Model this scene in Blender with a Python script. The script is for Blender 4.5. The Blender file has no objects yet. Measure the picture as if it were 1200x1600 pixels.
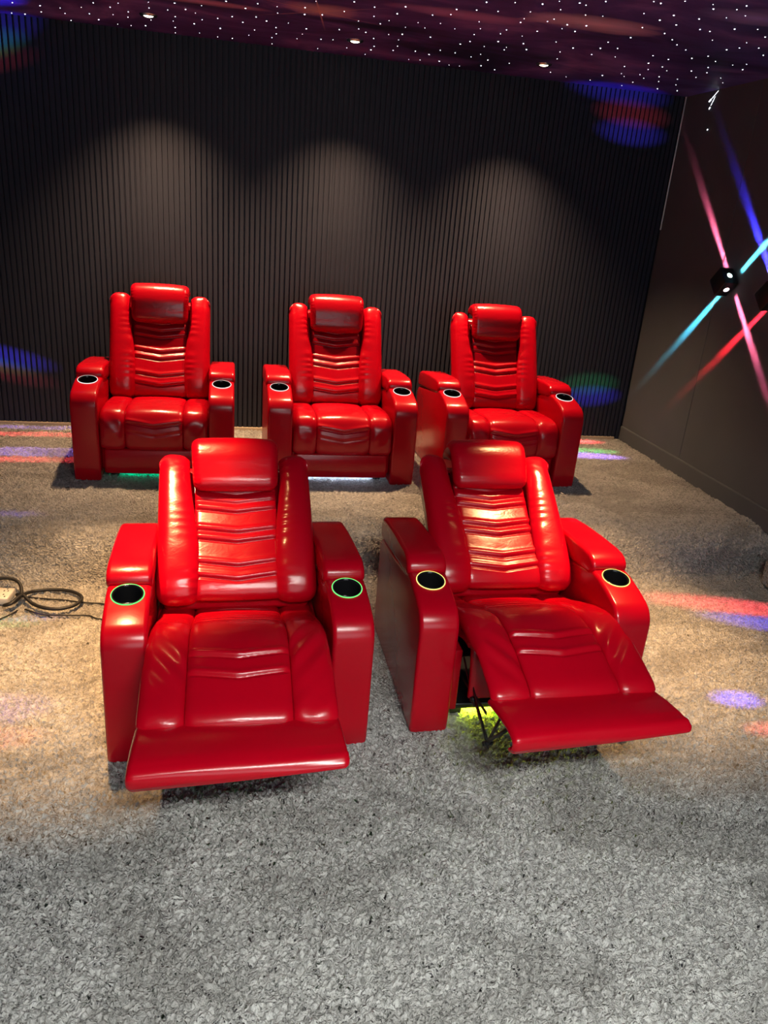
import bpy, bmesh, math, random
import numpy as np
from mathutils import Vector, Matrix, Quaternion

random.seed(7)
SC = bpy.context.scene
COL = SC.collection
PI = math.pi

# ------------------------------------------------------------------ camera
cam_d = bpy.data.cameras.new('camera')
cam_d.sensor_fit = 'HORIZONTAL'
cam_d.sensor_width = 36.0
cam_d.lens = 36.0 * 1194.34 / 1200.0
cam_d.clip_start = 0.02
CAM = bpy.data.objects.new('camera', cam_d)
COL.objects.link(CAM)
PITCH, ROLL, YAW = 0.37022665, 0.08200864, 0.21118498
_f = Vector((math.sin(YAW) * math.cos(PITCH), math.cos(YAW) * math.cos(PITCH), -math.sin(PITCH)))
_r0 = Vector((math.cos(YAW), -math.sin(YAW), 0))
_u0 = _r0.cross(_f)
_r = _r0 * math.cos(ROLL) + _u0 * math.sin(ROLL)
_u = _r.cross(_f)
CAM.matrix_world = Matrix(((_r.x, _u.x, -_f.x, 0.0), (_r.y, _u.y, -_f.y, 0.0), (_r.z, _u.z, -_f.z, 1.88), (0, 0, 0, 1)))
SC.camera = CAM

# ------------------------------------------------------------------ view / world / big lights
SC.view_settings.view_transform = 'Standard'
SC.view_settings.look = 'None'
SC.view_settings.gamma = 1.0
SC.view_settings.exposure = 0.0
SC.view_settings.use_curve_mapping = False
SC.cycles.use_denoising = True
SC.cycles.max_bounces = 6
SC.cycles.diffuse_bounces = 3
SC.cycles.glossy_bounces = 4
SC.cycles.sample_clamp_indirect = 1.5
SC.cycles.caustics_reflective = False
SC.cycles.caustics_refractive = False
SC.cycles.blur_glossy = 1.0
W = bpy.data.worlds.new('world'); SC.world = W
W.use_nodes = True
W.node_tree.nodes['Background'].inputs[0].default_value = (0.5, 0.5, 0.6, 1)
W.node_tree.nodes['Background'].inputs[1].default_value = 0.0

PZ = 0.26            # platform height
CEIL = 2.84
BACK, RIGHT, LEFT, FRONT = 5.78, 3.227, -3.3, -3.2
WARM = (1.0, 0.57, 0.24)


def lamp(name, kind, loc, target, color, power, **kw):
    d = bpy.data.lights.new(name, kind)
    d.color = color
    d.energy = power
    for k, v in kw.items():
        setattr(d, k, v)
    o = bpy.data.objects.new(name, d)
    COL.objects.link(o)
    o.location = loc
    if target is not None:
        o.rotation_euler = (Vector(target) - Vector(loc)).to_track_quat('-Z', 'Y').to_euler()
    return o


# assumed unseen fill lights behind the camera: screen-like at the front wall, another at the ceiling
lamp('assumed_front_fill', 'AREA', (0.9, FRONT + 0.15, 1.5), (0.9, 3, 1.3), (0.84, 0.94, 1.0), 46, shape='RECTANGLE', size=3.0, size_y=1.6)
lamp('assumed_ceiling_fill', 'AREA', (0.6, -0.35, CEIL - 0.02), (0.6, 0.75, 0), (0.97, 1.0, 0.95), 98, shape='RECTANGLE', size=1.4, size_y=0.5, spread=math.radians(105))
# assumed front row of ceiling spots (unseen, above the frame); the back row's lamps are in the downlight builder
for sx, pw in ((-0.56, 1030), (1.80, 920)):
    lamp('assumed_front_spot', 'SPOT', (sx, 3.03, CEIL - 0.03), (sx, 3.02, 0), WARM, pw, spot_size=math.radians(45), spot_blend=1.0, shadow_soft_size=0.03)

# ------------------------------------------------------------------ mesh helpers


def tag(o, label=None, cat=None, group=None, kind=None):
    if label: o['label'] = label
    if cat: o['category'] = cat
    if group: o['group'] = group
    if kind: o['kind'] = kind
    return o


def obj(name, bm, m, parent=None, smooth=True, loc=None):
    if isinstance(bm, bmesh.types.BMesh):
        me = bpy.data.meshes.new(name)
        bmesh.ops.recalc_face_normals(bm, faces=bm.faces)
        bm.to_mesh(me); bm.free()
    else:
        me = bm
    if m: me.materials.append(m)
    if smooth:
        me.polygons.foreach_set('use_smooth', [True] * len(me.polygons))
    o = bpy.data.objects.new(name, me)
    COL.objects.link(o)
    if parent: o.parent = parent
    if loc: o.location = loc
    return o


def thing(name, label, cat, loc=(0, 0, 0), rotz=0.0, group=None):
    o = bpy.data.objects.new(name, None)
    o.empty_display_size = 0.1
    COL.objects.link(o)
    o.location = loc; o.rotation_euler = (0, 0, rotz)
    return tag(o, label, cat, group)


def box(bm, lo, hi, bevel=0.0, seg=3, M=None):
    v = [bm.verts.new((x, y, z)) for x in (lo[0], hi[0]) for y in (lo[1], hi[1]) for z in (lo[2], hi[2])]
    if M is not None:
        for a in v: a.co = M @ a.co
    fs = [bm.faces.new([v[i] for i in q]) for q in ((0, 1, 3, 2), (4, 6, 7, 5), (0, 4, 5, 1), (2, 3, 7, 6), (0, 2, 6, 4), (1, 5, 7, 3))]
    if bevel > 0:
        es = list({e for f in fs for e in f.edges})
        bmesh.ops.bevel(bm, geom=es, offset=bevel, segments=seg, affect='EDGES', profile=0.5)
    return fs


def mesh_box(lo, hi, bevel=0.0, seg=3, M=None):
    bm = bmesh.new(); box(bm, lo, hi, bevel, seg, M); return bm


def extrude_profile(bm, pts, x0, x1, bevel=0.0, seg=3):
    """closed polygon of (y, z) extruded from x0 to x1, side rims bevelled"""
    a = [bm.verts.new((x0, y, z)) for y, z in pts]
    b = [bm.verts.new((x1, y, z)) for y, z in pts]
    n = len(pts)
    fa = bm.faces.new(a); fb = bm.faces.new(b[::-1])
    for i in range(n):
        bm.faces.new((a[i], b[i], b[(i + 1) % n], a[(i + 1) % n]))
    bmesh.ops.recalc_face_normals(bm, faces=bm.faces)
    if bevel > 0:
        es = list(fa.edges) + list(fb.edges)
        bmesh.ops.bevel(bm, geom=es, offset=bevel, segments=seg, affect='EDGES', profile=0.5, clamp_overlap=True)


def lathe(bm, prof, center, n=40, axis_m=None):
    rings = []
    for r, z in prof:
        ring = []
        for i in range(n):
            a = 2 * PI * i / n
            p = Vector((r * math.cos(a), r * math.sin(a), z))
            if axis_m is not None: p = axis_m @ p
            ring.append(bm.verts.new(p + Vector(center)))
        rings.append(ring)
    for k in range(len(rings) - 1):
        for i in range(n):
            j = (i + 1) % n
            bm.faces.new((rings[k][i], rings[k][j], rings[k + 1][j], rings[k + 1][i]))
    return rings


def tube(bm, pts, r, n=8):
    pts = [Vector(p) for p in pts]
    rings = []
    up = Vector((0, 0, 1))
    for i, p in enumerate(pts):
        t = (pts[min(i + 1, len(pts) - 1)] - pts[max(i - 1, 0)]).normalized()
        s = t.cross(up)
        if s.length < 1e-4: s = Vector((1, 0, 0))
        s.normalize(); q = s.cross(t)
        rings.append([bm.verts.new(p + s * r * math.cos(2 * PI * k / n) + q * r * math.sin(2 * PI * k / n)) for k in range(n)])
    for a, b in zip(rings[:-1], rings[1:]):
        for k in range(n):
            bm.faces.new((a[k], a[(k + 1) % n], b[(k + 1) % n], b[k]))
    bm.faces.new(rings[0][::-1]); bm.faces.new(rings[-1])


def smooth_path(ctrl, n):
    """centripetal Catmull-Rom through control points, n samples evenly spaced by length"""
    P = [np.array(c, float) for c in ctrl]
    P = [2 * P[0] - P[1]] + P + [2 * P[-1] - P[-2]]
    out = []
    for i in range(1, len(P) - 2):
        p0, p1, p2, p3 = P[i - 1:i + 3]
        t0 = 0.0
        t1 = t0 + np.linalg.norm(p1 - p0) ** 0.5
        t2 = t1 + np.linalg.norm(p2 - p1) ** 0.5
        t3 = t2 + np.linalg.norm(p3 - p2) ** 0.5
        for k in range(24):
            t = t1 + (t2 - t1) * k / 24
            a1 = (t1 - t) / (t1 - t0) * p0 + (t - t0) / (t1 - t0) * p1
            a2 = (t2 - t) / (t2 - t1) * p1 + (t - t1) / (t2 - t1) * p2
            a3 = (t3 - t) / (t3 - t2) * p2 + (t - t2) / (t3 - t2) * p3
            b1 = (t2 - t) / (t2 - t0) * a1 + (t - t0) / (t2 - t0) * a2
            b2 = (t3 - t) / (t3 - t1) * a2 + (t - t1) / (t3 - t1) * a3
            out.append((t2 - t) / (t2 - t1) * b1 + (t - t1) / (t2 - t1) * b2)
    out.append(P[-2])
    out = np.array(out)
    s = np.concatenate([[0], np.cumsum(np.linalg.norm(np.diff(out, axis=0), axis=1))])
    q = np.linspace(0, s[-1], n)
    return np.stack([np.interp(q, s, out[:, k]) for k in range(out.shape[1])], 1), s[-1]


def cushion(path, xl, xr, thick, r_side=0.03, r0=0.03, r1=0.03, crown=0.0, g=None, nv=70, nf=40, el=None, er=None, shift=None, lift=None, tail=None):
    """Padded slab: its front face follows path [(y,z)...] (first to last), between xl(v) and xr(v); thickness goes behind.
    g(x01, v, s): extra outward offset of the front; shift(x01, v): slide along the path; returns a mesh."""
    P, L = smooth_path(path, 160)
    sP = np.linspace(0, L, len(P))
    # dense near ends
    def ease(n, r, Lx):
        k = max(4, int(n * 0.18))
        a = r * (1 - np.cos(np.linspace(0, PI / 2, k)))
        return a
    a0 = ease(nv, r0, L); a1 = ease(nv, r1, L)
    mid = np.linspace(r0, L - r1, nv)[1:-1]
    S = np.concatenate([a0, mid, (L - a1)[::-1]])
    T = np.gradient(P, axis=0)
    T /= np.linalg.norm(T, axis=1)[:, None]
    verts = []; rows = []
    # section samples: front from left to right then back
    tf = np.linspace(-1, 1, nf)
    tb = np.linspace(1, -1, 10)[1:-1]
    for s in S:
        y = np.interp(s, sP, P[:, 0]); z = np.interp(s, sP, P[:, 1])
        ty = np.interp(s, sP, T[:, 0]); tz = np.interp(s, sP, T[:, 1])
        l = math.hypot(ty, tz); ty /= l; tz /= l
        ny, nz = tz, -ty          # outward (front) normal: towards the sitter when the path runs from the back / top forward
        v = s / L
        e = 1.0
        if s < r0: e = math.sqrt(max(0.0, 1 - (1 - s / r0) ** 2))
        if s > L - r1: e = min(e, math.sqrt(max(0.0, 1 - (1 - (L - s) / r1) ** 2)))
        x0 = xl(v) if callable(xl) else xl
        x1 = xr(v) if callable(xr) else xr
        pinch = (1 - e) * min(0.35 * r_side, 0.01)
        x0 += pinch; x1 -= pinch
        w = x1 - x0
        row = []
        for t in tf:
            # denser near the rims
            u = math.sin(t * PI / 2)
            x = x0 + w * (u + 1) / 2
            dx = min(x - x0, x1 - x)
            es = 1.0 if dx >= r_side else math.sqrt(max(0.0, 1 - (1 - dx / r_side) ** 2))
            f = es * e
            ed = (el if el is not None else thick * 0.5) if u < 0 else (er if er is not None else thick * 0.5)
            tq = thick if not tail else thick * (1 - (1 - tail) * min(1.0, max(0.0, (v - 0.62) / 0.15)))
            o = -min(ed, tq * 0.6) * (1 - es) * e - tq * 0.5 * (1 - e)
            x01 = (u + 1) / 2
            o += crown * (1 - u * u) * e
            if g: o += g(x01, v, s) * min(1, f * 1.2)
            sh = shift(x01, v) if shift else 0.0
            lf = lift(x01, v) if lift else 0.0
            row.append((x, y + ny * o + ty * sh, z + nz * o + tz * sh + lf))
        for t in tb:
            u = t
            x = x0 + w * (u + 1) / 2
            tk = thick
            if tail: tk = thick * (1 - (1 - tail) * min(1.0, max(0.0, (v - 0.62) / 0.15)))
            o = -tk + tk * (1 - e) * 0.5
            x01 = (u + 1) / 2
            sh = shift(x01, v) if shift else 0.0
            lf = lift(x01, v) if lift else 0.0
            row.append((x, y + ny * o + ty * sh, z + nz * o + tz * sh + lf))
        rows.append(len(verts)); verts.extend(row)
    m = nf + len(tb)
    faces = []
    for a, b in zip(rows[:-1], rows[1:]):
        for k in range(m):
            faces.append((a + k, a + (k + 1) % m, b + (k + 1) % m, b + k))
    faces.append(tuple(rows[0] + k for k in range(m))[::-1])
    faces.append(tuple(rows[-1] + k for k in range(m)))
    me = bpy.data.meshes.new('cushion')
    me.from_pydata([tuple(map(float, q)) for q in verts], [], faces)
    bm = bmesh.new(); bm.from_mesh(me); bpy.data.meshes.remove(me)
    return bm


# ------------------------------------------------------------------ materials


class NT:
    def __init__(self, name):
        self.m = bpy.data.materials.new(name); self.m.use_nodes = True
        self.t = self.m.node_tree; self.t.nodes.clear()
        self.out = self.t.nodes.new('ShaderNodeOutputMaterial')

    def n(self, kind, **kw):
        x = self.t.nodes.new('ShaderNode' + kind)
        for k, v in kw.items():
            if k.startswith('i_'):
                key = k[2:]
                x.inputs[int(key) if key.isdigit() else key.replace('_', ' ')].default_value = v
            else:
                setattr(x, k, v)
        return x

    def l(self, a, b): self.t.links.new(a, b)

    def math(self, op, a, b=None, c=None, clamp=False):
        x = self.t.nodes.new('ShaderNodeMath'); x.operation = op; x.use_clamp = clamp
        for i, q in enumerate((a, b, c)):
            if q is None: continue
            if isinstance(q, (int, float)): x.inputs[i].default_value = q
            else: self.l(q, x.inputs[i])
        return x.outputs[0]

    def mix(self, fac, a, b, blend='MIX'):
        x = self.t.nodes.new('ShaderNodeMix'); x.data_type = 'RGBA'; x.blend_type = blend
        for s, q in ((x.inputs[0], fac), (x.inputs[6], a), (x.inputs[7], b)):
            if isinstance(q, (int, float)): s.default_value = q
            elif isinstance(q, tuple): s.default_value = q if len(q) == 4 else q + (1,)
            else: self.l(q, s)
        return x.outputs[2]

    def ramp(self, fac, stops, interp='LINEAR'):
        x = self.t.nodes.new('ShaderNodeValToRGB'); x.color_ramp.interpolation = interp
        el = x.color_ramp.elements
        while len(el) < len(stops): el.new(0.5)
        for e, (p, c) in zip(el, stops):
            e.position = p; e.color = c if len(c) == 4 else tuple(c) + (1,)
        self.l(fac, x.inputs[0])
        return x.outputs[0]

    def noise(self, vec, scale, detail=2, rough=0.5, dist=0.0):
        x = self.n('TexNoise', i_Scale=scale, i_Detail=detail, i_Roughness=rough, i_Distortion=dist)
        if vec is not None: self.l(vec, x.inputs['Vector'])
        return x

    def mapping(self, vec, scale=(1, 1, 1), loc=(0, 0, 0), rot=(0, 0, 0)):
        x = self.n('Mapping'); self.l(vec, x.inputs[0])
        x.inputs['Scale'].default_value = scale; x.inputs['Location'].default_value = loc; x.inputs['Rotation'].default_value = rot
        return x.outputs[0]

    def coord(self, w='Object'): return self.n('TexCoord').outputs[w]

    def principled(self, **kw):
        p = self.n('BsdfPrincipled', **kw)
        self.l(p.outputs[0], self.out.inputs[0]); return p


def plain(name, color, rough=0.5, metal=0.0, spec=0.5, bump=None):
    t = NT(name)
    p = t.principled(i_Base_Color=tuple(color) + (1,), i_Roughness=rough, i_Metallic=metal)
    p.inputs['Specular IOR Level'].default_value = spec
    n = t.noise(t.coord(), bump[0] if bump else 60, 3)
    c = t.mix(n.outputs[0], tuple(q * 0.9 for q in color), tuple(min(1, q * 1.1) for q in color))
    t.l(c, p.inputs['Base Color'])
    if bump:
        b = t.n('Bump', i_Strength=bump[1], i_Distance=bump[2]); t.l(n.outputs[0], b.inputs['Height']); t.l(b.outputs[0], p.inputs['Normal'])
    return t.m


def emit(name, color, strength):
    t = NT(name)
    e = t.n('Emission', i_Color=tuple(color) + (1,), i_Strength=strength)
    t.l(e.outputs[0], t.out.inputs[0])
    return t.m


def leather_mat(name, wrinkle=1.0):
    t = NT(name)
    p = t.principled(i_Roughness=0.3)
    co = t.coord()
    big = t.noise(co, 5.0, 3)
    t.l(t.mix(big.outputs[0], (0.40, 0.0004, 0.0085), (0.47, 0.0007, 0.0105)), p.inputs['Base Color'])
    t.l(t.ramp(t.noise(co, 6, 2).outputs[0], [(0.3, (0.21,) * 3), (0.7, (0.27,) * 3)]), p.inputs['Roughness'])
    p.inputs['Specular IOR Level'].default_value = 0.42
    soft = t.noise(t.mapping(co, (9, 9, 22)), 1.6, 4, 0.55, 0.6)
    b2 = t.n('Bump', i_Strength=0.16 * wrinkle, i_Distance=0.008); t.l(soft.outputs[0], b2.inputs['Height'])
    t.l(b2.outputs[0], p.inputs['Normal'])
    return t.m


def carpet_mat():
    t = NT('shag_carpet')
    p = t.principled(i_Roughness=0.95)
    p.inputs['Specular IOR Level'].default_value = 0.1
    co = t.coord()
    warp = t.noise(co, 14.0, 3, 0.6)
    vec = t.n('VectorMath', operation='MULTIPLY_ADD'); t.l(warp.outputs[1], vec.inputs[0]); vec.inputs[1].default_value = (0.05, 0.05, 0.05); t.l(co, vec.inputs[2])
    vor = t.n('TexVoronoi', feature='SMOOTH_F1', i_Scale=76.0, i_Smoothness=0.35); t.l(vec.outputs[0], vor.inputs['Vector'])
    curl = t.noise(vec.outputs[0], 50, 4, 0.62, 0.8)
    fib = t.noise(co, 230, 2, 0.6)
    patch = t.noise(t.mapping(co, (1.0, 1.3, 1.0)), 1.5, 4, 0.62, 1.2)
    patch_s = t.ramp(patch.outputs[0], [(0.41, (0, 0, 0)), (0.53, (1, 1, 1))])
    h = t.math('ADD', t.math('MULTIPLY', t.math('SUBTRACT', 0.9, vor.outputs['Distance']), 0.6), t.math('MULTIPLY', curl.outputs[0], 0.9))
    h = t.math('ADD', h, t.math('MULTIPLY', fib.outputs[0], 0.12))
    h = t.math('ADD', h, t.math('MULTIPLY', patch.outputs[0], 0.7))
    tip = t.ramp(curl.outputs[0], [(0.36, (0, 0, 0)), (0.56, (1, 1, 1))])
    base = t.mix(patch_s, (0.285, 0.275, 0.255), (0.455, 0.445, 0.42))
    c = t.mix(tip, t.mix(0.6, base, (0.03, 0.03, 0.027)), base)  # shade in the crevices between tufts is mixed into the colour
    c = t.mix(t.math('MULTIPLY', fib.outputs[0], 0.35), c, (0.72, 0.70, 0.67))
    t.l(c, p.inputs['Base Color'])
    d = t.n('Displacement', i_Scale=0.036, i_Midlevel=1.05); t.l(h, d.inputs['Height'])
    t.l(d.outputs[0], t.out.inputs['Displacement'])
    t.m.displacement_method = 'BOTH'
    return t.m


def ceiling_mat():
    """dark print of a night sky with purple and orange clouds"""
    t = NT('starry_print')
    p = t.principled(i_Roughness=0.55)
    p.inputs['Specular IOR Level'].default_value = 0.25
    co = t.coord()
    n1 = t.noise(t.mapping(co, (0.8, 1.5, 1)), 1.3, 6, 0.6, 0.7)
    n2 = t.noise(t.mapping(co, (0.6, 1.6, 1), (3.1, 1.7, 0)), 1.6, 6, 0.62, 0.9)
    sx = t.n('SeparateXYZ'); t.l(co, sx.inputs[0])
    c = t.ramp(n1.outputs[0], [(0.36, (0.016, 0.018, 0.075)), (0.53, (0.10, 0.055, 0.27)), (0.70, (0.36, 0.19, 0.58))])
    # bluer towards the right wall
    bl = t.math('MULTIPLY_ADD', sx.outputs[0], 0.4, -0.55, clamp=True)
    c = t.mix(t.math('MULTIPLY', bl, 0.75), c, t.ramp(n2.outputs[0], [(0.4, (0.014, 0.022, 0.11)), (0.7, (0.08, 0.12, 0.5))]))
    def blob(cx, cy, ax, ay, pw=1.0):
        m = t.mapping(co, (1 / ax, 1 / ay, 0), (-cx / ax, -cy / ay, 0))
        ln = t.n('VectorMath', operation='LENGTH'); t.l(m, ln.inputs[0])
        wob = t.math('MULTIPLY_ADD', n2.outputs[0], 1.6, -0.8)
        q = t.math('SUBTRACT', 1.0, t.math('ADD', ln.outputs['Value'], wob), clamp=True)
        return t.math('MULTIPLY', t.math('POWER', q, 0.8), pw, clamp=True)
    for cx, cy, ax, ay, colr in ((1.78, 4.18, 0.36, 0.16, (1.0, 0.60, 0.85)), (0.44, 4.66, 0.22, 0.16, (1.0, 0.52, 0.60)),
                                 (-0.20, 4.80, 0.40, 0.07, (0.8, 0.36, 0.62)), (1.1, 4.35, 0.40, 0.10, (0.6, 0.26, 0.6)), (2.35, 3.70, 0.3, 0.16, (0.34, 0.30, 0.85))):
        c = t.mix(blob(cx, cy, ax, ay), c, colr)
    # printed star with long rays
    px = t.math('SUBTRACT', sx.outputs[0], 0.44); pyy = t.math('SUBTRACT', sx.outputs[1], 4.68)
    rr = t.math('SQRT', t.math('ADD', t.math('MULTIPLY', px, px), t.math('MULTIPLY', pyy, pyy)))
    fade = t.math('SUBTRACT', 1.0, t.math('MULTIPLY', rr, 2.2), clamp=True)
    for ang in (20, 80, 140):
        ca_, sa_ = math.cos(math.radians(ang)), math.sin(math.radians(ang))
        perp = t.math('ABSOLUTE', t.math('ADD', t.math('MULTIPLY', px, -sa_), t.math('MULTIPLY', pyy, ca_)))
        ln = t.math('MULTIPLY', t.math('SUBTRACT', 1.0, t.math('MULTIPLY', perp, 160.0), clamp=True), fade)
        c = t.mix(ln, c, (1.0, 0.55, 0.5))
    t.l(c, p.inputs['Base Color'])
    return t.m


def panel_mat(name, color, rough=0.6):
    t = NT(name)
    p = t.principled(i_Roughness=rough)
    p.inputs['Specular IOR Level'].default_value = 0.3
    co = t.coord()
    n = t.noise(co, 2.5, 4); f = t.noise(co, 350, 2)
    t.l(t.mix(n.outputs[0], tuple(q * 0.85 for q in color), tuple(q * 1.15 for q in color)), p.inputs['Base Color'])
    b = t.n('Bump', i_Strength=0.25, i_Distance=0.0015); t.l(f.outputs[0], b.inputs['Height']); t.l(b.outputs[0], p.inputs['Normal'])
    return t.m


M_LEATHER = leather_mat('red_leather')
M_LEATHER_FLAT = leather_mat('red_leather_taut', 0.25)
M_CARPET = carpet_mat()
M_CEIL = ceiling_mat()
M_SLAT = panel_mat('charcoal_slats', (0.021, 0.0235, 0.038), 0.5)
M_PANEL = panel_mat('brown_wall_panel', (0.096, 0.104, 0.116), 0.75)
M_GROOVE = plain('groove_black', (0.006, 0.006, 0.006), 0.9)
M_TRIM = plain('steel_trim', (0.85, 0.80, 0.80), 0.5, 0.6)
M_SKIRT = plain('beige_skirting', (0.42, 0.34, 0.25), 0.5)
M_BLACK = plain('black_plastic', (0.012, 0.012, 0.013), 0.35)
M_CUP = plain('black_gloss_cup', (0.008, 0.008, 0.009), 0.15)
M_METAL = plain('black_metal', (0.02, 0.02, 0.022), 0.4, 0.6)
M_CHROME = plain('chrome', (0.8, 0.8, 0.82), 0.12, 1.0)
M_WHITE = plain('white_plastic', (0.62, 0.58, 0.52), 0.4)
M_CABLE = plain('black_rubber', (0.005, 0.005, 0.006), 0.55)
M_STAR = emit('star_fibre_or_glint', (0.86, 0.9, 1.0), 9.0)
M_LAMP = emit('warm_lamp', (1.0, 0.80, 0.52), 14.0)

# ------------------------------------------------------------------ room shell


def struct(o): return tag(o, kind='structure')


# floor: low part, carpeted riser, platform, one continuous carpet
def axis(segs):
    out = []
    for a, b, st in segs:
        n = max(1, round((b - a) / st)); out += list(np.linspace(a, b, n, endpoint=False))
    out.append(segs[-1][1]); return np.array(out)


xs = axis([(LEFT, -1.6, 0.1), (-1.6, -1.2, 0.012), (-1.2, 2.0, 0.0045), (2.0, RIGHT, 0.009)])
prof, plen = smooth_path([(FRONT, 0), (-2, 0), (-1, 0), (0, 0), (1, 0), (2, 0), (2.8, 0), (3.2, 0), (3.40, 0), (3.56, 0.006), (3.645, 0.032), (3.705, 0.10), (3.75, 0.18), (3.82, 0.24), (3.93, 0.26), (4.1, 0.26), (4.6, 0.26), (5.2, 0.26), (BACK, PZ)], 4000)
sp = np.linspace(0, plen, 4000)
ss = axis([(0, 4.25, 0.1), (4.25, 5.75, 0.0045), (5.75, 7.3, 0.008), (7.3, plen, 0.018)])
py = np.interp(ss, sp, prof[:, 0]); pz = np.interp(ss, sp, prof[:, 1])
X, Yg = np.meshgrid(xs, py); Zg = np.repeat(pz[:, None], len(xs), 1)
co = np.stack([X, Yg, Zg], -1).reshape(-1, 3)
nx, ny = len(xs), len(ss)
ii = (np.arange(ny - 1)[:, None] * nx + np.arange(nx - 1)[None, :]).reshape(-1)
fc = np.stack([ii, ii + 1, ii + nx + 1, ii + nx], 1)
me = bpy.data.meshes.new('floor')
me.vertices.add(len(co)); me.vertices.foreach_set('co', co.astype(np.float32).ravel())
me.loops.add(fc.size); me.loops.foreach_set('vertex_index', fc.astype(np.int32).ravel())
me.polygons.add(len(fc)); me.polygons.foreach_set('loop_start', (np.arange(len(fc)) * 4).astype(np.int32))
me.update(calc_edges=True)
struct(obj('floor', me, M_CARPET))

# back wall: vertical slats
bm = bmesh.new()
pitch, gap, dep = 0.036, 0.009, 0.014
x = LEFT
seam_x = 0.679
pts = []
while x < RIGHT - 0.001:
    x1 = min(x + pitch, RIGHT)
    g_ = gap
    if abs(x + pitch - seam_x) < pitch / 2: g_ = 0.016
    pts += [(x, 0), (x + 0.003, -0.0), (x1 - g_ - 0.003, 0.0), (x1 - g_, dep), (x1, dep)]
    x = x1
z0, z1 = PZ - 0.02, CEIL + 0.02
lo_ = [bm.verts.new((a, BACK + b, z0)) for a, b in pts]; hi_ = [bm.verts.new((a, BACK + b, z1)) for a, b in pts]
for i in range(len(pts) - 1):
    bm.faces.new((lo_[i], lo_[i + 1], hi_[i + 1], hi_[i]))
a0 = bm.verts.new((LEFT, BACK + 0.12, z0)); b0 = bm.verts.new((LEFT, BACK + 0.12, z1)); a1 = bm.verts.new((RIGHT, BACK + 0.12, z0)); b1 = bm.verts.new((RIGHT, BACK + 0.12, z1))
bm.faces.new((a0, b0, b1, a1))
struct(obj('wall_back', bm, M_SLAT, smooth=False))
struct(obj('baseboard_back', mesh_box((LEFT, BACK - 0.012, PZ - 0.02), (RIGHT - 0.06, BACK + 0.02, PZ + 0.022), 0.003, 2), M_SKIRT))

# right wall: flat wide panels with thin joints, and a plinth
bm = bmesh.new()
edges_y = [FRONT, -2.4, -1.19, 0.02, 1.24, 2.455, 3.67, 4.885, BACK + 0.1]
for a, b in zip(edges_y[:-1], edges_y[1:]):
    box(bm, (RIGHT, a + 0.002, 0.0), (RIGHT + 0.03, b - 0.002, CEIL + 0.02), 0.003, 2)
wr = struct(obj('wall_right', bm, M_PANEL, smooth=False))
obj('backing', mesh_box((RIGHT + 0.03, FRONT, -0.05), (RIGHT + 0.15, BACK + 0.1, CEIL + 0.02)), M_GROOVE, wr, smooth=False)
bm = bmesh.new()
extrude_profile(bm, [(0, 0), (0, 0.122), (0.004, 0.128), (0.02, 0.13), (0.02, 0)], 0, 1)
for v in bm.verts:
    l, d, z = v.co.x, v.co.y, v.co.z
    v.co = Vector((RIGHT - 0.014 + d, 3.72 + l * (BACK - 3.72), PZ - 0.012 + z))
struct(obj('baseboard_right', bm, M_PANEL, smooth=False))
struct(obj('trim_1', mesh_box((RIGHT - 0.012, BACK - 0.012, 1.93), (RIGHT - 0.002, BACK - 0.002, CEIL), 0.002, 2), M_TRIM))

struct(obj('wall_left', mesh_box((LEFT - 0.1, FRONT, -0.05), (LEFT, BACK + 0.1, CEIL + 0.02)), M_PANEL, smooth=False))
struct(obj('wall_front', mesh_box((LEFT - 0.1, FRONT - 0.1, -0.05), (RIGHT + 0.15, FRONT, CEIL + 0.02)), M_PANEL, smooth=False))
ceiling = struct(obj('ceiling', mesh_box((LEFT - 0.1, FRONT - 0.1, CEIL), (RIGHT + 0.15, BACK + 0.12, CEIL + 0.1)), M_CEIL, smooth=False))
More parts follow.
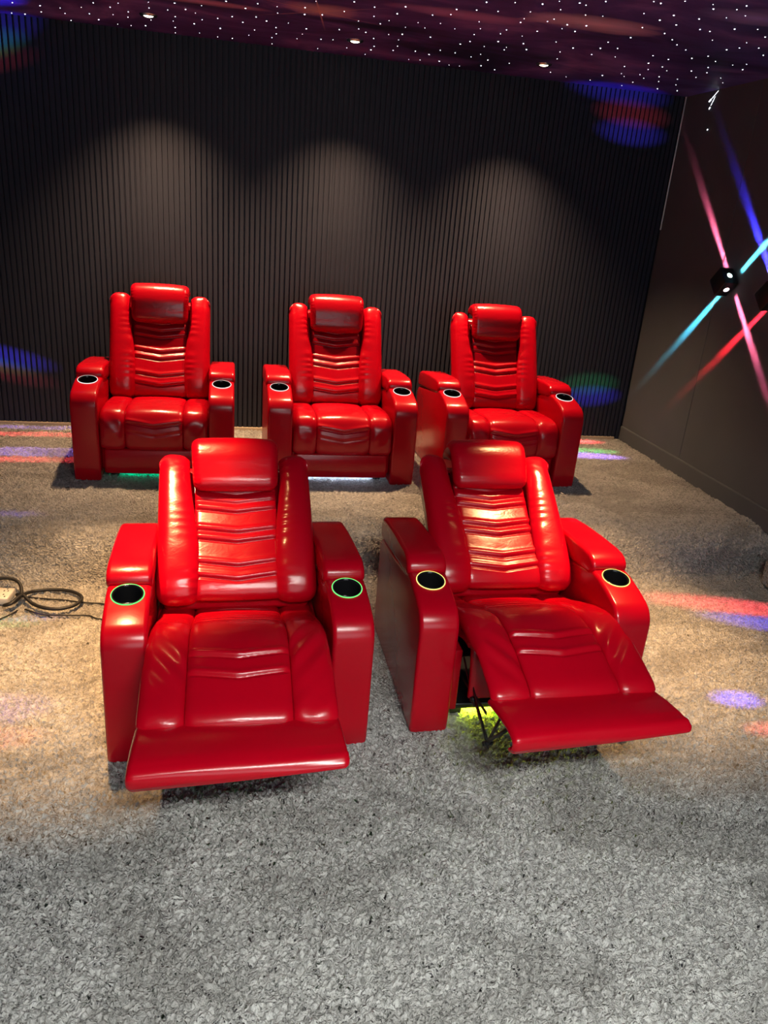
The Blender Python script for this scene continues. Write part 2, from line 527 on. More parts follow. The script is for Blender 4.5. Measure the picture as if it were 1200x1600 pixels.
#END_SHELL
# fibre-optic star points set in the ceiling
STARS = [(-1.24, 5.43), (-1.32, 5.74), (-1.24, 5.72), (-1.09, 5.42), (-1.12, 5.59), (-0.98, 5.41), (-0.98, 5.55), (-0.98, 5.74), (-0.85, 5.32), (-0.83, 5.47), (-0.76, 5.16), (-0.8, 5.61), (-0.68, 5.22), (-0.69, 5.41), (-0.7, 5.68), (-0.62, 5.09), (-0.59, 5.28), (-0.61, 5.43), (-0.62, 5.67), (-0.45, 4.97), (-0.46, 5.11), (-0.48, 5.43), (-0.53, 5.62), (-0.36, 5.1), (-0.31, 4.91), (-0.33, 5.25), (-0.35, 5.38), (-0.35, 5.56), (-0.36, 5.73), (-0.26, 5.03), (-0.23, 5.38), (-0.21, 5.09), (-0.17, 4.89), (-0.18, 5.24), (-0.21, 5.64), (-0.09, 5.15), (-0.1, 5.69), (-0.08, 5.42), (-0.04, 4.72), (-0.01, 5.06), (-0.01, 5.68), (0.06, 4.82), (0.05, 5.17), (0.09, 5.52), (0.12, 4.99), (0.12, 5.34), (0.12, 4.68), (0.18, 5.06), (0.24, 5.7), (0.23, 5.5), (0.22, 4.69), (0.23, 4.83), (0.24, 5.2), (0.25, 5.37), (0.3, 5.04), (0.38, 5.44), (0.4, 5.29), (0.36, 4.63), (0.37, 4.78), (0.41, 5.13), (0.4, 4.47), (0.53, 5.67), (0.52, 5.37), (0.46, 4.74), (0.59, 5.34), (0.59, 5.04), (0.56, 4.6), (0.7, 5.53), (0.66, 4.77), (0.69, 4.96), (0.58, 4.38), (0.84, 5.67), (0.74, 5.02), (0.69, 4.43), (0.72, 4.62), (0.81, 5.16), (0.85, 5.38), (0.78, 4.77), (0.85, 5.5), (0.81, 4.67), (0.87, 5.0), (0.82, 4.5), (0.83, 4.34), (0.95, 5.11), (0.94, 4.95), (0.98, 5.43), (0.98, 5.29), (0.92, 4.77), (1.13, 5.66), (0.96, 4.63), (1.11, 5.37), (1.02, 4.73), (1.2, 5.63), (1.1, 4.93), (1.21, 5.42), (1.24, 5.25), (1.07, 4.58), (0.99, 4.43), (1.32, 5.59), (1.07, 4.37), (1.07, 4.26), (1.17, 4.66), (1.41, 5.68), (1.34, 5.27), (1.48, 5.67), (1.3, 5.01), (1.33, 4.91), (1.3, 4.73), (1.16, 4.22), (1.29, 4.58), (1.46, 5.33), (1.24, 4.44), (1.6, 5.57), (1.58, 5.36), (1.44, 4.99), (1.49, 5.22), (1.16, 4.06), (1.26, 4.19), (1.47, 4.82), (1.72, 5.65), (1.42, 4.63), (1.42, 4.53), (1.57, 5.01), (1.56, 4.94), (1.73, 5.38), (1.28, 4.0), (1.43, 4.34), (1.42, 4.26), (1.54, 4.62), (1.4, 4.12), (1.61, 4.79), (1.68, 4.93), (1.57, 4.47), (1.4, 3.96), (1.54, 4.25), (1.55, 4.19), (1.45, 3.88), (1.51, 4.01), (1.66, 4.35), (1.75, 4.65), (1.87, 4.88), (2.06, 5.5), (1.93, 5.07), (1.65, 4.26), (1.74, 4.37), (1.54, 3.86), (1.65, 4.04), (1.89, 4.74), (1.74, 4.23), (2.05, 4.84), (2.21, 5.59), (1.58, 3.88), (2.39, 5.6), (1.73, 4.02), (2.02, 4.66), (1.63, 3.78), (1.99, 4.5), (2.38, 5.39), (2.19, 4.82), (2.45, 5.26), (2.36, 5.04), (2.1, 4.61), (2.65, 5.65), (2.04, 4.34), (2.51, 5.34), (2.65, 5.49), (2.56, 5.22), (1.87, 3.88), (1.99, 4.12), (2.43, 4.87), (2.52, 5.04), (2.64, 5.32), (2.35, 4.67), (1.81, 3.68), (1.99, 3.95), (1.85, 3.69), (2.77, 5.36), (2.69, 5.21), (2.55, 4.92), (2.9, 5.61), (2.63, 5.01), (2.14, 4.17), (2.47, 4.71), (2.24, 4.27), (2.0, 3.84), (2.1, 3.99), (2.82, 5.21), (2.92, 5.4), (2.32, 4.36), (3.04, 5.59), (1.92, 3.61), (2.42, 4.44), (2.75, 4.93), (2.56, 4.61), (2.88, 5.09), (2.13, 3.84), (2.24, 4.01), (2.6, 4.51), (2.77, 4.78), (2.85, 4.92), (2.3, 4.02), (2.09, 3.66), (2.05, 3.6), (2.41, 4.17), (2.71, 4.61), (3.01, 5.02), (3.11, 5.15), (2.22, 3.76), (2.59, 4.32), (2.84, 4.64), (2.37, 3.92), (2.62, 4.25), (2.96, 4.72), (2.58, 4.13), (2.27, 3.69), (2.89, 4.58), (2.46, 3.87), (2.7, 4.2), (2.82, 4.33), (2.58, 3.98), (2.18, 3.55), (2.18, 3.62)]
BIG = {(2.9, 4.22): 2.0}
STARS.sort(key=lambda q: q[0] ** 2 + q[1] ** 2)


def star_bm(bm, px, py_, r):
    M = Matrix.Translation((px, py_, CEIL)) @ Matrix.Diagonal((r, r, r * 0.6, 1))
    bmesh.ops.create_icosphere(bm, subdivisions=1, radius=1.0, matrix=M)


rs = random.Random(3)
rest = bmesh.new()
for k, (px, py_) in enumerate(STARS):
    r = rs.choice((0.0020, 0.0026, 0.0032, 0.0040))
    if k < 100:
        bm = bmesh.new(); star_bm(bm, px, py_, r)
        obj('star_light', bm, M_STAR, ceiling)
    else:
        star_bm(rest, px, py_, r)
tag(obj('star_lights', rest, M_STAR, ceiling), kind='stuff')

# ------------------------------------------------------------------ ceiling spots over the back row


def downlight(x, y, label):
    t = thing('ceiling_downlight', label, 'ceiling light', (x, y, CEIL), 0, 'recessed ceiling spots over the back row')
    bm = bmesh.new()
    rings = lathe(bm, [(0.030, -0.004), (0.034, -0.010), (0.046, -0.008), (0.052, -0.001), (0.052, 0.0), (0.030, 0.0), (0.030, -0.004)], (0, 0, 0), 36)
    obj('trim_ring', bm, M_CHROME, t)
    bm = bmesh.new()
    bmesh.ops.create_uvsphere(bm, u_segments=20, v_segments=10, radius=1.0, matrix=Matrix.Translation((0, 0, -0.003)) @ Matrix.Diagonal((0.029, 0.029, 0.010, 1)))
    obj('bulb', bm, M_LAMP, t)
    lamp('downlight_beam', 'SPOT', (x, y, CEIL - 0.02), (x, y, 0), (1.0, 0.62, 0.33), 360, spot_size=math.radians(96), spot_blend=1.0, shadow_soft_size=0.03)


downlight(-0.481, 5.291, 'recessed ceiling spot with glowing bulb directly above the leftmost back-row recliner')
downlight(0.716, 5.276, 'recessed ceiling spot with glowing bulb directly above the middle back-row recliner')
downlight(1.923, 5.269, 'recessed ceiling spot with glowing bulb directly above the back-row recliner nearest the right wall')

# ------------------------------------------------------------------ recliner


def boolean_cut(o, cutter):
    md = o.modifiers.new('cut', 'BOOLEAN'); md.operation = 'DIFFERENCE'; md.object = cutter; md.solver = 'EXACT'
    bpy.context.view_layer.update()
    dg = bpy.context.evaluated_depsgraph_get()
    me = bpy.data.meshes.new_from_object(o.evaluated_get(dg))
    o.modifiers.clear()
    o.data = me
    bpy.data.objects.remove(cutter)


ARM_IN, ARM_OUT = 0.3145, 0.4675


def arc(cx, cy, r, a0, a1, n):
    return [(cx + r * math.cos(math.radians(a0 + (a1 - a0) * k / n)), cy + r * math.sin(math.radians(a0 + (a1 - a0) * k / n))) for k in range(n + 1)]


def arm_profile():
    p = [(0.012, 0.0), (0.004, 0.012), (0.0, 0.10), (0.0, 0.25), (0.0, 0.44)]
    p += arc(0.095, 0.445, 0.095, 178, 112, 9)
    p += [(0.12, 0.552), (0.20, 0.570), (0.262, 0.576), (0.31, 0.556), (0.55, 0.515), (0.80, 0.485), (0.835, 0.465), (0.845, 0.43), (0.845, 0.02), (0.835, 0.0)]
    return p


def pad_profile():
    p = [(0.285, 0.548)]
    p += [(0.262, 0.566), (0.258, 0.585), (0.266, 0.606), (0.285, 0.622), (0.315, 0.632), (0.36, 0.634)]
    p += [(0.50, 0.628), (0.66, 0.615), (0.77, 0.600), (0.808, 0.588), (0.824, 0.565), (0.828, 0.53), (0.822, 0.50), (0.80, 0.487), (0.55, 0.517)]
    return p


def groove(d, w):
    return -math.exp(-(d / w) ** 2)


def recliner(name, label, loc, rotz, led, ring_col, reclined, seed, group, twist=0.0):
    rnd = random.Random(seed)
    t = thing(name, label, 'recliner', loc, rotz, group)
    # --- arms
    for s in (-1, 1):
        bm = bmesh.new()
        x0, x1 = sorted((s * ARM_IN, s * ARM_OUT))
        extrude_profile(bm, arm_profile(), x0, x1, 0.016, 4)
        arm = obj('armrest', bm, M_LEATHER_FLAT, t)
        cx, cy, cz = s * 0.391, 0.197, 0.5695
        tilt = Matrix.Rotation(math.radians(12.5), 3, 'X')
        bm = bmesh.new()
        bmesh.ops.create_cone(bm, cap_ends=True, segments=48, radius1=0.0515, radius2=0.0515, depth=0.15, matrix=Matrix.Translation((cx, cy, cz)) @ tilt.to_4x4() @ Matrix.Translation((0, 0, -0.03)))
        cut = obj('cutter', bm, None, t)
        boolean_cut(arm, cut)
        arm.data.polygons.foreach_set('use_smooth', [True] * len(arm.data.polygons))
        try:
            arm.data.set_sharp_from_angle(angle=math.radians(35))
        except Exception:
            pass
        bm = bmesh.new()
        extrude_profile(bm, pad_profile(), x0 - 0.004, x1 + 0.004, 0.018, 4)
        obj('armrest_pad', bm, M_LEATHER, arm)
        bm = bmesh.new()
        lathe(bm, [(0.0005, -0.074), (0.040, -0.074), (0.044, -0.070), (0.0485, -0.01), (0.0495, 0.003), (0.0525, 0.0045), (0.0545, 0.003), (0.0515, 0.0005), (0.0505, -0.01), (0.046, -0.078), (0.0005, -0.078)], (cx, cy, cz), 48, tilt)
        obj('cup_holder', bm, M_CUP, arm)
        bm = bmesh.new()
        prof = [(0.0560 + 0.0018 * math.cos(a), 0.0018 + 0.0018 * math.sin(a)) for a in [2 * PI * k / 10 for k in range(11)]]
        lathe(bm, prof, (cx, cy, cz), 56, tilt)
        obj('cup_light_ring', bm, ring_col, arm)
    # --- base: frame rails hidden under the seat, with a light strip
    bm = bmesh.new()
    box(bm, (-0.30, 0.10, 0.035), (0.30, 0.80, 0.06), 0.005, 2)
    box(bm, (-0.312, 0.78, 0.06), (0.312, 0.82, 0.44), 0.004, 2)
    for fx in (-0.25, 0.25):
        for fy in (0.14, 0.74):
            box(bm, (fx - 0.025, fy - 0.025, 0.0), (fx + 0.025, fy + 0.025, 0.04), 0.006, 2)
    obj('base_frame', bm, M_BLACK, t)
    for s in (-1, 1):
        xa, xb = sorted((s * 0.270, s * 0.312))
        obj('side_board', mesh_box((xa, 0.06, 0.062), (xb, 0.78, 0.335), 0.006, 2), M_LEATHER_FLAT, t)
    obj('light_strip', mesh_box((-0.26, 0.155, 0.030), (0.26, 0.175, 0.0345), 0.002, 1), led[0], t)
    ll = lamp('strip_glow', 'AREA', (0, 0.135, 0.031), None, led[1], led[2], shape='RECTANGLE', size=0.56, size_y=0.012)
    ll.parent = t; ll.rotation_euler = (math.radians(-8), 0, 0)
    # --- seat
    if not reclined:
        path = [(0.20, 0.196), (0.05, 0.194), (0.010, 0.206), (-0.008, 0.252), (-0.012, 0.31), (-0.002, 0.375), (0.034, 0.420), (0.100, 0.438), (0.20, 0.436), (0.34, 0.424), (0.56, 0.400)]
    else:
        path = [(-0.325, 0.368), (-0.345, 0.392), (-0.325, 0.418), (-0.25, 0.446), (-0.14, 0.482), (-0.03, 0.502), (0.06, 0.497), (0.20, 0.450), (0.36, 0.386), (0.56, 0.335)]
    path = path[::-1]      # from the back forward, outward normal = up / front
    cw = 0.166
    P, L = smooth_path(path, 300)
    # v-shaped stitched folds on the front of the centre panel
    if reclined:
        vs = [(0.69, 0.010), (0.775, 0.009)]
    else:
        vs = [(0.625, 0.010), (0.68, 0.006)]

    def gc(u, v, s):
        a = 1 - abs(2 * u - 1)
        o = 0.0
        for vv, dp in vs:
            d = (v - (vv + 0.028 * a)) * L
            k = 0.5 + 0.5 * a ** 0.5
            o += dp * groove(d, 0.006) * k + 0.6 * dp * math.exp(-((d + 0.018) / 0.012) ** 2)
        for k in range(6):                       # shallow gathers near the backrest
            vv = 0.16 + 0.05 * k
            d = (v - vv - 0.004 * math.sin(u * 9 + k * 2)) * L
            o += 0.0030 * groove(d, 0.007) * math.sin(PI * min(1, max(0, u))) ** 0.5
        return o

    def gw(sgn, ph):
        def f(u, v, s):
            q = u if sgn > 0 else 1 - u          # 0 inner .. 1 outer
            d = math.sin((v * 26 + q * 5.0) * 1.9 + ph) * math.sin(v * 9 + ph * 2)
            amp = 0.0060 if reclined else 0.0022
            env = math.exp(-((v - 0.72) / 0.2) ** 2) * (1 - q * 0.3)
            return amp * d * env
        return f
    wo = 0.312 if not reclined else 0.308
    seat = obj('seat', cushion(path, -cw, cw, 0.10, 0.030, 0.03, 0.03, 0.010, gc, 240, 44, el=0.014, er=0.014, tail=0.32), M_LEATHER, t)
    obj('seat_bolster', cushion(path, -wo, -cw, 0.10, 0.036, 0.03, 0.03, 0.006, gw(-1, seed), 130, 34, el=0.04, er=0.016, tail=0.32), M_LEATHER, seat)
    obj('seat_bolster', cushion(path, cw, wo, 0.10, 0.036, 0.03, 0.03, 0.006, gw(1, seed + 1.7), 130, 34, el=0.016, er=0.04, tail=0.32), M_LEATHER, seat)
    # --- foot panel
    if not reclined:
        fp = [(0.035, 0.200), (0.024, 0.15), (0.022, 0.09), (0.030, 0.034)]
        foot = cushion(fp, -0.300, 0.300, 0.05, 0.02, 0.018, 0.014, 0.004, None, 40, 44)
        obj('footrest', foot, M_LEATHER_FLAT, t)
    else:
        fp = [(-0.30, 0.384), (-0.35, 0.394), (-0.43, 0.408), (-0.51, 0.412), (-0.545, 0.402), (-0.557, 0.380), (-0.552, 0.354)]
        skew = 0.052
        foot = cushion(fp, -0.312, 0.312, 0.06, 0.020, 0.02, 0.010, 0.004, None, 60, 48, el=0.02, er=0.02,
                       shift=lambda u, v: (-(u - 0.5) * skew if v > 0.45 else -(u - 0.5) * skew * v / 0.45))
        fr = obj('footrest', foot, M_LEATHER_FLAT, t)
        # leather front board that hangs behind the raised leg rest
        board = cushion([(-0.02, 0.46), (-0.05, 0.38), (-0.07, 0.28), (-0.075, 0.205)], -0.285, 0.285, 0.03, 0.012, 0.012, 0.012, 0.0, None, 24, 24)
        obj('front_board', board, M_LEATHER_FLAT, t)
        for s in (-1, 1):
            bm = bmesh.new()
            def bar(p, q, w=0.014, h=0.004):
                p, q = Vector(p), Vector(q)
                d = q - p
                M = Matrix.Translation((p + q) / 2) @ d.to_track_quat('Y', 'Z').to_matrix().to_4x4()
                box(bm, (-h / 2, -d.length / 2 - 0.008, -w / 2), (h / 2, d.length / 2 + 0.008, w / 2), 0.0015, 1, M)
            sx = s * 0.262
            bar((sx, 0.10, 0.20), (sx, -0.20, 0.24)); bar((sx + 0.008 * s, 0.06, 0.30), (sx + 0.008 * s, -0.10, 0.20))
            bar((sx, -0.08, 0.215), (sx, -0.26, 0.145), 0.022, 0.006); bar((sx + 0.008 * s, -0.06, 0.26), (sx + 0.008 * s, -0.28, 0.15), 0.014)
            bar((sx, -0.25, 0.14), (sx, -0.34, 0.33)); bar((sx + 0.008 * s, -0.27, 0.165), (sx + 0.008 * s, -0.42, 0.335))
            bar((sx, -0.35, 0.33), (sx, -0.47, 0.342), 0.02)
            for (a, b) in ((-0.08, 0.212), (-0.255, 0.146), (-0.27, 0.16)):
                lathe(bm, [(0.0005, -0.014), (0.009, -0.014), (0.009, 0.014), (0.0005, 0.014)], (sx + 0.004 * s, a, b), 12, Matrix.Rotation(PI / 2, 3, 'Y'))
            obj('footrest_linkage', bm, M_METAL, t)
    # --- backrest
    if not reclined:
        o0, ang = (0.448, 0.418), 22.5
    else:
        o0, ang = (0.385, 0.440), 50.0
    ca, sa = math.cos(math.radians(ang)), math.sin(math.radians(ang))

    def B(s, n):      # along the back, n towards the sitter
        s *= 1.045
        return (o0[0] + s * sa - n * ca, o0[1] + s * ca + n * sa)
    cpath = [B(0.0, -0.045), B(0.010, 0.0), B(0.05, 0.022), B(0.13, 0.028), B(0.24, 0.020), B(0.36, 0.008), B(0.48, 0.0), B(0.58, -0.02)]
    Pc, Lc = smooth_path(cpath, 300)
    fr_ = [(0.185, 0.008), (0.275, 0.008), (0.44, 0.010), (0.51, 0.010), (0.66, 0.010), (0.73, 0.007), (0.80, 0.006)]

    def gb(u, v):     # v = 0 at the bottom
        a = 1 - abs(2 * u - 1)
        o = 0.0
        for vv, dp in fr_:
            d = (v - (vv + 0.015 - 0.036 * a)) * Lc
            k = 0.55 + 0.45 * a ** 0.5
            o += dp * groove(d, 0.006) * k + 0.6 * dp * math.exp(-((d - 0.018) / 0.012) ** 2)
        return o
    # run from top to bottom so that the normal points to the sitter
    back = obj('backrest', cushion(cpath[::-1], -0.166, 0.166, 0.10, 0.022, 0.03, 0.03, 0.004, lambda u, v, s: gb(u, 1 - v), 240, 48, el=0.010, er=0.010), M_LEATHER, t)
    wpath = [B(-0.004, -0.045), B(0.008, 0.006), B(0.06, 0.036), B(0.16, 0.046), B(0.30, 0.042), B(0.46, 0.034), B(0.57, 0.020), B(0.62, -0.002), B(0.635, -0.045)]
    wpath = wpath[::-1]     # v = 0 is the top

    def wing(sgn):
        inn = lambda v: 0.150 + 0.036 * (0.5 + 0.5 * math.cos(PI * min(1.0, max(0.0, (v - 0.12) / 0.6))))
        out = lambda v: 0.312
        def gg(u, v, s):
            q = u if sgn > 0 else 1 - u
            o = 0.012 * math.sin(PI * min(1, max(0, q))) ** 0.8
            env = math.exp(-((q - 0.05) / 0.35) ** 2)
            o += 0.0016 * math.sin(v * 95 + 3 * math.sin(v * 17 + seed)) * env * math.sin(PI * min(1, max(0, v))) ** 0.6
            return o
        def sh(u, v):
            q = u if sgn > 0 else 1 - u
            return 0.045 * q * q * (1 - v) ** 2
        if sgn > 0:
            bmw = cushion(wpath, inn, out, 0.12, 0.048, 0.035, 0.02, 0.0, gg, 150, 36, el=0.020, er=0.040, shift=sh)
        else:
            bmw = cushion(wpath, lambda v: -out(v), lambda v: -inn(v), 0.12, 0.048, 0.035, 0.02, 0.0, gg, 150, 36, el=0.040, er=0.020, shift=sh)
        obj('back_bolster', bmw, M_LEATHER, back)
    wing(-1); wing(1)
    # headrest pillow
    hp = [B(0.455, 0.000), B(0.456, 0.040), B(0.474, 0.062), B(0.525, 0.080), B(0.585, 0.096), B(0.640, 0.090), B(0.676, 0.056), B(0.688, 0.005), B(0.678, -0.05)]
    hp = hp[::-1]

    def gh(u, v, s):
        e = min(u, 1 - u)
        return 0.0014 * math.sin(v * 120) * math.exp(-(e / 0.05) ** 2)
    hw = lambda v: 0.186 - 0.014 * v
    obj('headrest', cushion(hp, lambda v: -hw(v), hw, 0.085, 0.035, 0.03, 0.03, 0.008, gh, 100, 48, el=0.035, er=0.035), M_LEATHER, back)
    # outer back panel
    bm = bmesh.new()
    pp = [B(0.0, -0.07), B(0.59, -0.07), B(0.615, -0.08), B(0.61, -0.115), B(0.58, -0.13), B(0.02, -0.13), B(0.0, -0.115)]
    extrude_profile(bm, pp, -0.285, 0.285, 0.02, 3)
    obj('back_panel', bm, M_LEATHER_FLAT, back)
    if twist:
        piv = Vector((0, 0.45, 0))
        R3 = Matrix.Rotation(math.radians(twist), 3, 'Z')
        for ch in list(t.children):
            if ch.name.split('.')[0] in ('seat', 'footrest', 'front_board', 'footrest_linkage'):
                ch.rotation_euler = (0, 0, math.radians(twist)); ch.location = piv - R3 @ piv
    return t


L_GREEN = (emit('led_green', (0.05, 1.0, 0.20), 6), (0.05, 1.0, 0.2), 0.7)
L_WHITE = (emit('led_white', (0.62, 0.72, 1.0), 8), (0.62, 0.74, 1.0), 0.9)
L_CYAN = (emit('led_cyan', (0.05, 0.5, 1.0), 8), (0.05, 0.5, 1.0), 1.2)
L_YELLOW = (emit('led_yellow', (0.62, 1.0, 0.03), 10), (0.70, 1.0, 0.03), 5.0)
L_TEAL = (emit('led_teal', (0.0, 1.0, 0.45), 6), (0.0, 1.0, 0.45), 0.28)
R_GREEN, R_YELLOW, R_WHITE = emit('ring_green', (0.16, 1.0, 0.22), 1.6), emit('ring_yellow', (1.0, 0.95, 0.25), 1.6), emit('ring_white', (1.0, 0.93, 0.9), 1.3)
G_BACK = 'red recliners of the back row'
G_FRONT = 'red recliners of the front row'
recliner('recliner', 'upright red leather recliner at the left end of the back row, green glow beneath it', (-0.4545, 4.565, PZ), 0, L_TEAL, R_WHITE, False, 1, G_BACK)
recliner('recliner', 'upright red leather recliner in the middle of the back row, white glow beneath it', (0.679, 4.545, PZ), 0, L_WHITE, R_WHITE, False, 2, G_BACK)
recliner('recliner', 'upright red leather back-row recliner nearest the brown side wall, blue glow beneath it', (1.795, 4.545, PZ), 0, L_CYAN, R_WHITE, False, 3, G_BACK)
recliner('recliner', 'reclined red leather recliner with green-lit cup holders and its footrest raised, beside the black cable', (0.040, 2.318, 0), math.radians(1.8), L_GREEN, R_GREEN, True, 4, G_FRONT, -1.7)
recliner('recliner', 'reclined red leather recliner with yellow-lit cup holders, yellow-green glow and raised footrest', (1.152, 2.383, 0), 0, L_YELLOW, R_YELLOW, True, 5, G_FRONT, 1.0)

# ------------------------------------------------------------------ wall lamps that throw coloured beams along the right wall


def beam(p, d, color, power, tilt=4.6, spread=7.0, size=0.036):
    """collimated lens beam grazing the right wall: starts at p, runs along d = (dy, dz)"""
    dv = Vector((0, d[0], d[1])).normalized()
    n = Vector((1, 0, 0))
    aim = (dv + n * math.tan(math.radians(tilt))).normalized()
    z = -aim
    xax = n - aim * n.dot(aim); xax.normalize()
    yax = z.cross(xax)
    o = lamp('beam_light', 'AREA', p, None, color, power, shape='RECTANGLE', size=size, size_y=size * 0.9, spread=math.radians(spread))
    o.rotation_euler = Matrix((xax, yax, z)).transposed().to_euler()
    return o


def cube_lamp(y, z, beams, label, cols):
    t = thing('wall_lamp', label, 'wall lamp', (RIGHT, y, z), 0, 'cube lamps on the right wall')
    h = 0.064
    R45 = Matrix.Rotation(PI / 4, 4, 'X')
    bm = bmesh.new()
    box(bm, (-0.105, -h, -h), (-0.012, h, h), 0.004, 2, R45)
    obj('housing', bm, M_BLACK, t)
    bm = bmesh.new(); box(bm, (-0.014, -0.045, -0.045), (0.0, 0.045, 0.045), 0.002, 1, R45)
    obj('wall_plate', bm, M_BLACK, t)
    for (dy, dz), colr in beams.items():
        dv = Vector((0, dy, dz)).normalized()
        q = Vector((1, 0, 0)).cross(dv)
        M = Matrix.Translation(dv * (h + 0.0005) + Vector((-0.055, 0, 0))) @ Matrix((Vector((1, 0, 0)), q, dv)).transposed().to_4x4()
        bm = bmesh.new()
        lathe(bm, [(0.0005, 0.004), (0.010, 0.0035), (0.0165, 0.001), (0.019, -0.002)], (0, 0, 0), 24)
        for v in bm.verts: v.co = M @ v.co
        obj('lens', bm, cols[colr][1], t)
        c3, pw = cols[colr][0], cols[colr][2]
        beam(Vector((RIGHT - 0.022, y, z)) + dv * (h + 0.006), (dy, dz), c3, pw)


BC = {'pink': ((1.0, 0.16, 0.28), emit('lens_pink', (1.0, 0.75, 0.85), 6), 1.2), 'cyan': ((0.15, 0.85, 1.0), emit('lens_cyan', (0.7, 1.0, 1.0), 6), 1.0),
      'blue': ((0.06, 0.05, 1.0), emit('lens_blue', (0.3, 0.3, 1.0), 6), 2.0), 'red': ((1.0, 0.02, 0.04), emit('lens_red', (1.0, 0.3, 0.3), 6), 1.5)}
cube_lamp(4.745, 1.637, {(1, 1): 'pink', (-1, 1): 'cyan', (1, -1): 'cyan', (-1, -1): 'pink'}, 'black cube lamp with pink and cyan beams on the brown wall', BC)
cube_lamp(4.250, 1.600, {(1, 1): 'blue', (-1, 1): 'red', (1, -1): 'red', (-1, -1): 'blue'}, 'black cube lamp with blue and red beams, half visible on the brown wall', BC)

# colour patches thrown by assumed lamps without fixtures, placed at the side walls


def patch(src, tgt, color, power, hx, hy, twist=0.0, blend=1.0):
    """one coloured spot of light: half size hx across, hy up-down as the lamp sees it"""
    sv, g = Vector(src), Vector(tgt)
    d = (g - sv).length
    o = lamp('assumed_patch_light', 'SPOT', src, tgt, color, power, spot_size=2 * math.atan(hx / d), spot_blend=blend, shadow_soft_size=0.004)
    o.scale = (1, hy / hx, 1)
    if twist: o.rotation_euler = (o.rotation_euler.to_quaternion() @ Quaternion((0, 0, 1), math.radians(twist))).to_euler()
    return o


BLUE, GREEN, RED, VIO, PINK = (0.08, 0.06, 1.0), (0.05, 0.9, 0.25), (1.0, 0.06, 0.08), (0.40, 0.22, 1.0), (1.0, 0.1, 0.25)
# stripes on the platform left of the leftmost chair, thrown along the back wall
for yy, c_, pw, hs in ((5.695, VIO, 300, 0.05), (5.52, RED, 700, 0.062), (5.11, VIO, 420, 0.10), (4.955, RED, 700, 0.06)):
    patch((LEFT + 0.1, yy, 1.7), (-1.35, yy, PZ), c_, pw, hs, 0.42, 0, 0.35)
# rainbow bands on the slats and ceiling at the left
for (px, pz_, c_, pw, hx, hz) in ((-1.62, 0.76, BLUE, 2600, 0.26, 0.055), (-1.62, 0.69, GREEN, 500, 0.20, 0.04), (-1.56, 0.635, RED, 900, 0.24, 0.05),
                                  (-1.45, 2.75, BLUE, 1500, 0.20, 0.08), (-1.50, 2.66, GREEN, 900, 0.17, 0.06), (-1.45, 2.58, RED, 500, 0.18, 0.05)):
    patch((LEFT + 0.1, 3.6, 1.6), (px, BACK, pz_), c_, pw * 0.65, hx * 1.3, hz * 1.6)
patch((LEFT + 0.1, 4.2, 1.6), (-1.35, 5.35, CEIL), BLUE, 1100, 0.30, 0.10)
# rainbow bands at the right end of the back wall and on the platform there
for (px, pz_, c_, pw, hx, hz) in ((2.86, 0.72, GREEN, 900, 0.24, 0.06), (2.88, 0.62, BLUE, 2600, 0.25, 0.055),
                                  (2.83, 2.69, RED, 800, 0.27, 0.06), (2.85, 2.57, BLUE, 1100, 0.25, 0.06), (2.70, 2.83, BLUE, 1300, 0.36, 0.06)):
    patch((RIGHT - 0.1, 3.3, 1.9), (px, BACK, pz_), c_, pw * 0.42, hx * 1.3, hz * 1.7)
for yy, c_, pw, hs in ((5.69, RED, 420, 0.06), (5.42, GREEN, 120, 0.07), (5.28, VIO, 260, 0.08)):
    patch((RIGHT - 0.12, yy - 0.05, 1.6), (2.72, yy, PZ), c_, pw * 1.6, hs * 1.3, 0.36)
# loose spots on the lower carpet
for (tx, ty, c_, pw, hx, hy) in ((2.75, 3.33, RED, 260, 0.09, 0.50), (2.85, 3.12, BLUE, 160, 0.08, 0.35), (2.20, 2.50, BLUE, 420, 0.06, 0.10), (2.24, 2.28, RED, 200, 0.05, 0.12)):
    patch((RIGHT - 0.1, ty - 0.1, 1.7), (tx, ty, 0), c_, pw * 1.8, hx * 1.4, hy * 1.3)
for (tx, ty, c_, pw, hx, hy) in ((-1.03, 3.34, GREEN, 140, 0.055, 0.10), (-0.92, 3.37, VIO, 150, 0.03, 0.09), (-0.86, 2.66, VIO, 160, 0.09, 0.10), (-0.84, 2.48, RED, 180, 0.06, 0.10)):
    patch((LEFT + 0.1, ty - 0.1, 1.7), (tx, ty, 0), c_, pw * 2.2, hx * 1.4, hy * 1.3)
patch((LEFT + 0.1, 4.05, 1.8), (-1.12, 4.02, PZ - 0.01), BLUE, 200, 0.06, 0.12)

# ------------------------------------------------------------------ things on the floor
t = thing('power_strip', 'cream socket block with a black plug on the carpet, cut by the frame edge', 'socket', (-1.095, 3.545, 0.0), math.radians(-6))
body = obj('socket_body', mesh_box((-0.07, -0.05, 0.006), (0.052, 0.062, 0.042), 0.006, 3), M_WHITE, t)
for hx_, hy_ in ((0.012, 0.028), (0.030, 0.028), (0.021, 0.046), (0.010, -0.030), (0.034, -0.030), (0.022, -0.010), (-0.03, -0.03), (-0.012, -0.03)):
    obj('socket_hole', mesh_box((hx_ - 0.003, hy_ - 0.005, 0.0405), (hx_ + 0.003, hy_ + 0.005, 0.0428)), M_BLACK, body)
bm = bmesh.new()
lathe(bm, [(0.0005, 0.0), (0.020, 0.0), (0.022, 0.012), (0.020, 0.034), (0.012, 0.040), (0.0005, 0.040)], (-0.030, 0.018, 0.041), 20)
obj('plug', bm, M_BLACK, t)


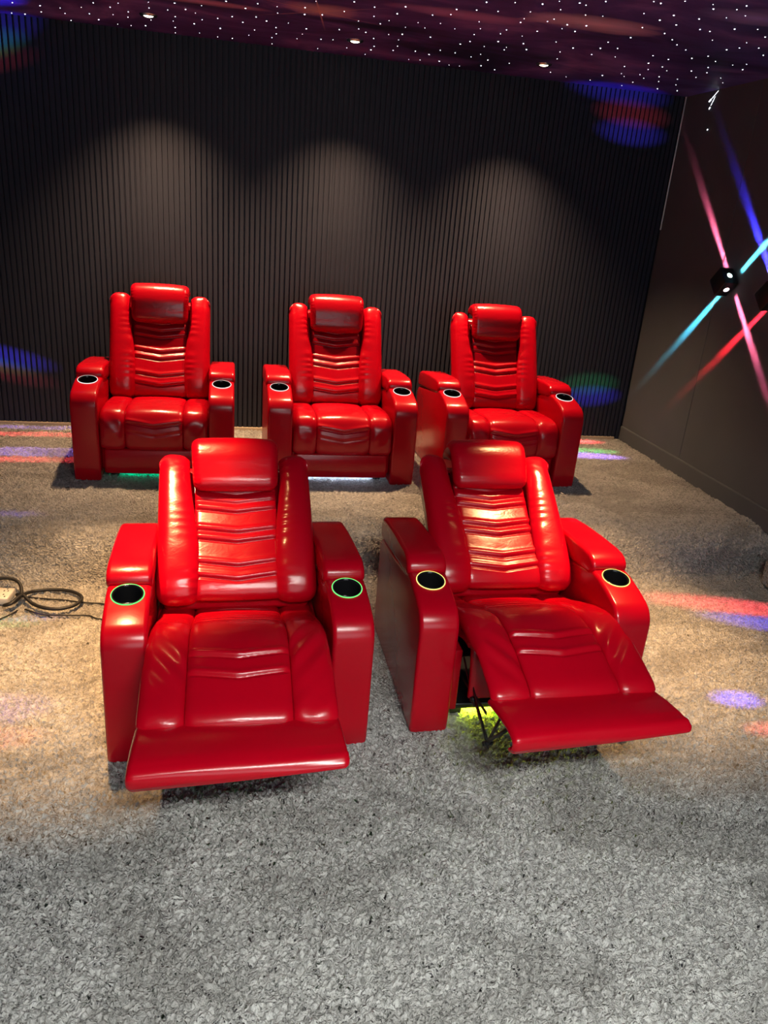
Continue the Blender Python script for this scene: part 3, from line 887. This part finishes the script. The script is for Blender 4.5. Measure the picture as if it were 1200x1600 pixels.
def cable(name, label, pts, r, group=None):
    P, L = smooth_path(pts, int(60 + 40 * len(pts) / 4))
    bm = bmesh.new(); tube(bm, [tuple(map(float, p)) for p in P], r, 8)
    return tag(obj(name, bm, M_CABLE), label, 'cable', group)


H = 0.030
cable('power_cable', 'thick black power cable coiled in two loops beside the socket block',
      [(-1.30, 3.50, H), (-1.17, 3.60, H + .04), (-1.09, 3.622, H + .055), (-1.025, 3.605, H + .045), (-0.995, 3.54, H + .015), (-1.01, 3.475, H + 0.003), (-1.05, 3.445, H), (-1.02, 3.44, H + .01),
       (-0.995, 3.49, H + .02), (-0.95, 3.585, H), (-0.86, 3.600, H), (-0.77, 3.575, H), (-0.715, 3.51, H), (-0.735, 3.435, H), (-0.80, 3.40, H), (-0.87, 3.415, H), (-0.93, 3.46, H), (-0.985, 3.515, H + .018), (-1.015, 3.53, H + 0.012)], 0.0085)
H = 0.010
cable('thin_cable', 'thin black lead lying farthest back from the socket block to the reclined chair',
      [(-1.005, 3.572, H), (-0.97, 3.56, H), (-0.88, 3.54, H), (-0.80, 3.525, H), (-0.70, 3.495, H), (-0.60, 3.475, H), (-0.36, 3.33, H), (-0.22, 3.22, H)], 0.0042, 'thin leads to the reclined chair')
cable('thin_cable', 'thin black lead under the big cable loop, its end tucked behind the reclined chair',
      [(-0.96, 3.44, H), (-0.93, 3.42, H), (-0.87, 3.385, H), (-0.80, 3.375, H), (-0.72, 3.370, H), (-0.66, 3.365, H), (-0.62, 3.335, H), (-0.45, 3.30, H), (-0.30, 3.22, H)], 0.0042, 'thin leads to the reclined chair')
cable('thin_cable', 'thin black lead running forward out of the frame in front of the socket block',
      [(-0.99, 3.43, H), (-1.00, 3.41, H), (-1.02, 3.38, H), (-1.06, 3.33, H), (-1.10, 3.22, H)], 0.0038, 'thin leads to the reclined chair')

# carpeted step by the right wall
bm = bmesh.new()
box(bm, (3.075, 2.95, 0.0), (3.215, 3.60, 0.185), 0.045, 6)
tag(obj('carpet_step', bm, M_CARPET), 'low carpet-covered step at the frame edge beside the brown side wall', 'step')

# glints of the ceiling stars, added as glowing slivers on the right wall
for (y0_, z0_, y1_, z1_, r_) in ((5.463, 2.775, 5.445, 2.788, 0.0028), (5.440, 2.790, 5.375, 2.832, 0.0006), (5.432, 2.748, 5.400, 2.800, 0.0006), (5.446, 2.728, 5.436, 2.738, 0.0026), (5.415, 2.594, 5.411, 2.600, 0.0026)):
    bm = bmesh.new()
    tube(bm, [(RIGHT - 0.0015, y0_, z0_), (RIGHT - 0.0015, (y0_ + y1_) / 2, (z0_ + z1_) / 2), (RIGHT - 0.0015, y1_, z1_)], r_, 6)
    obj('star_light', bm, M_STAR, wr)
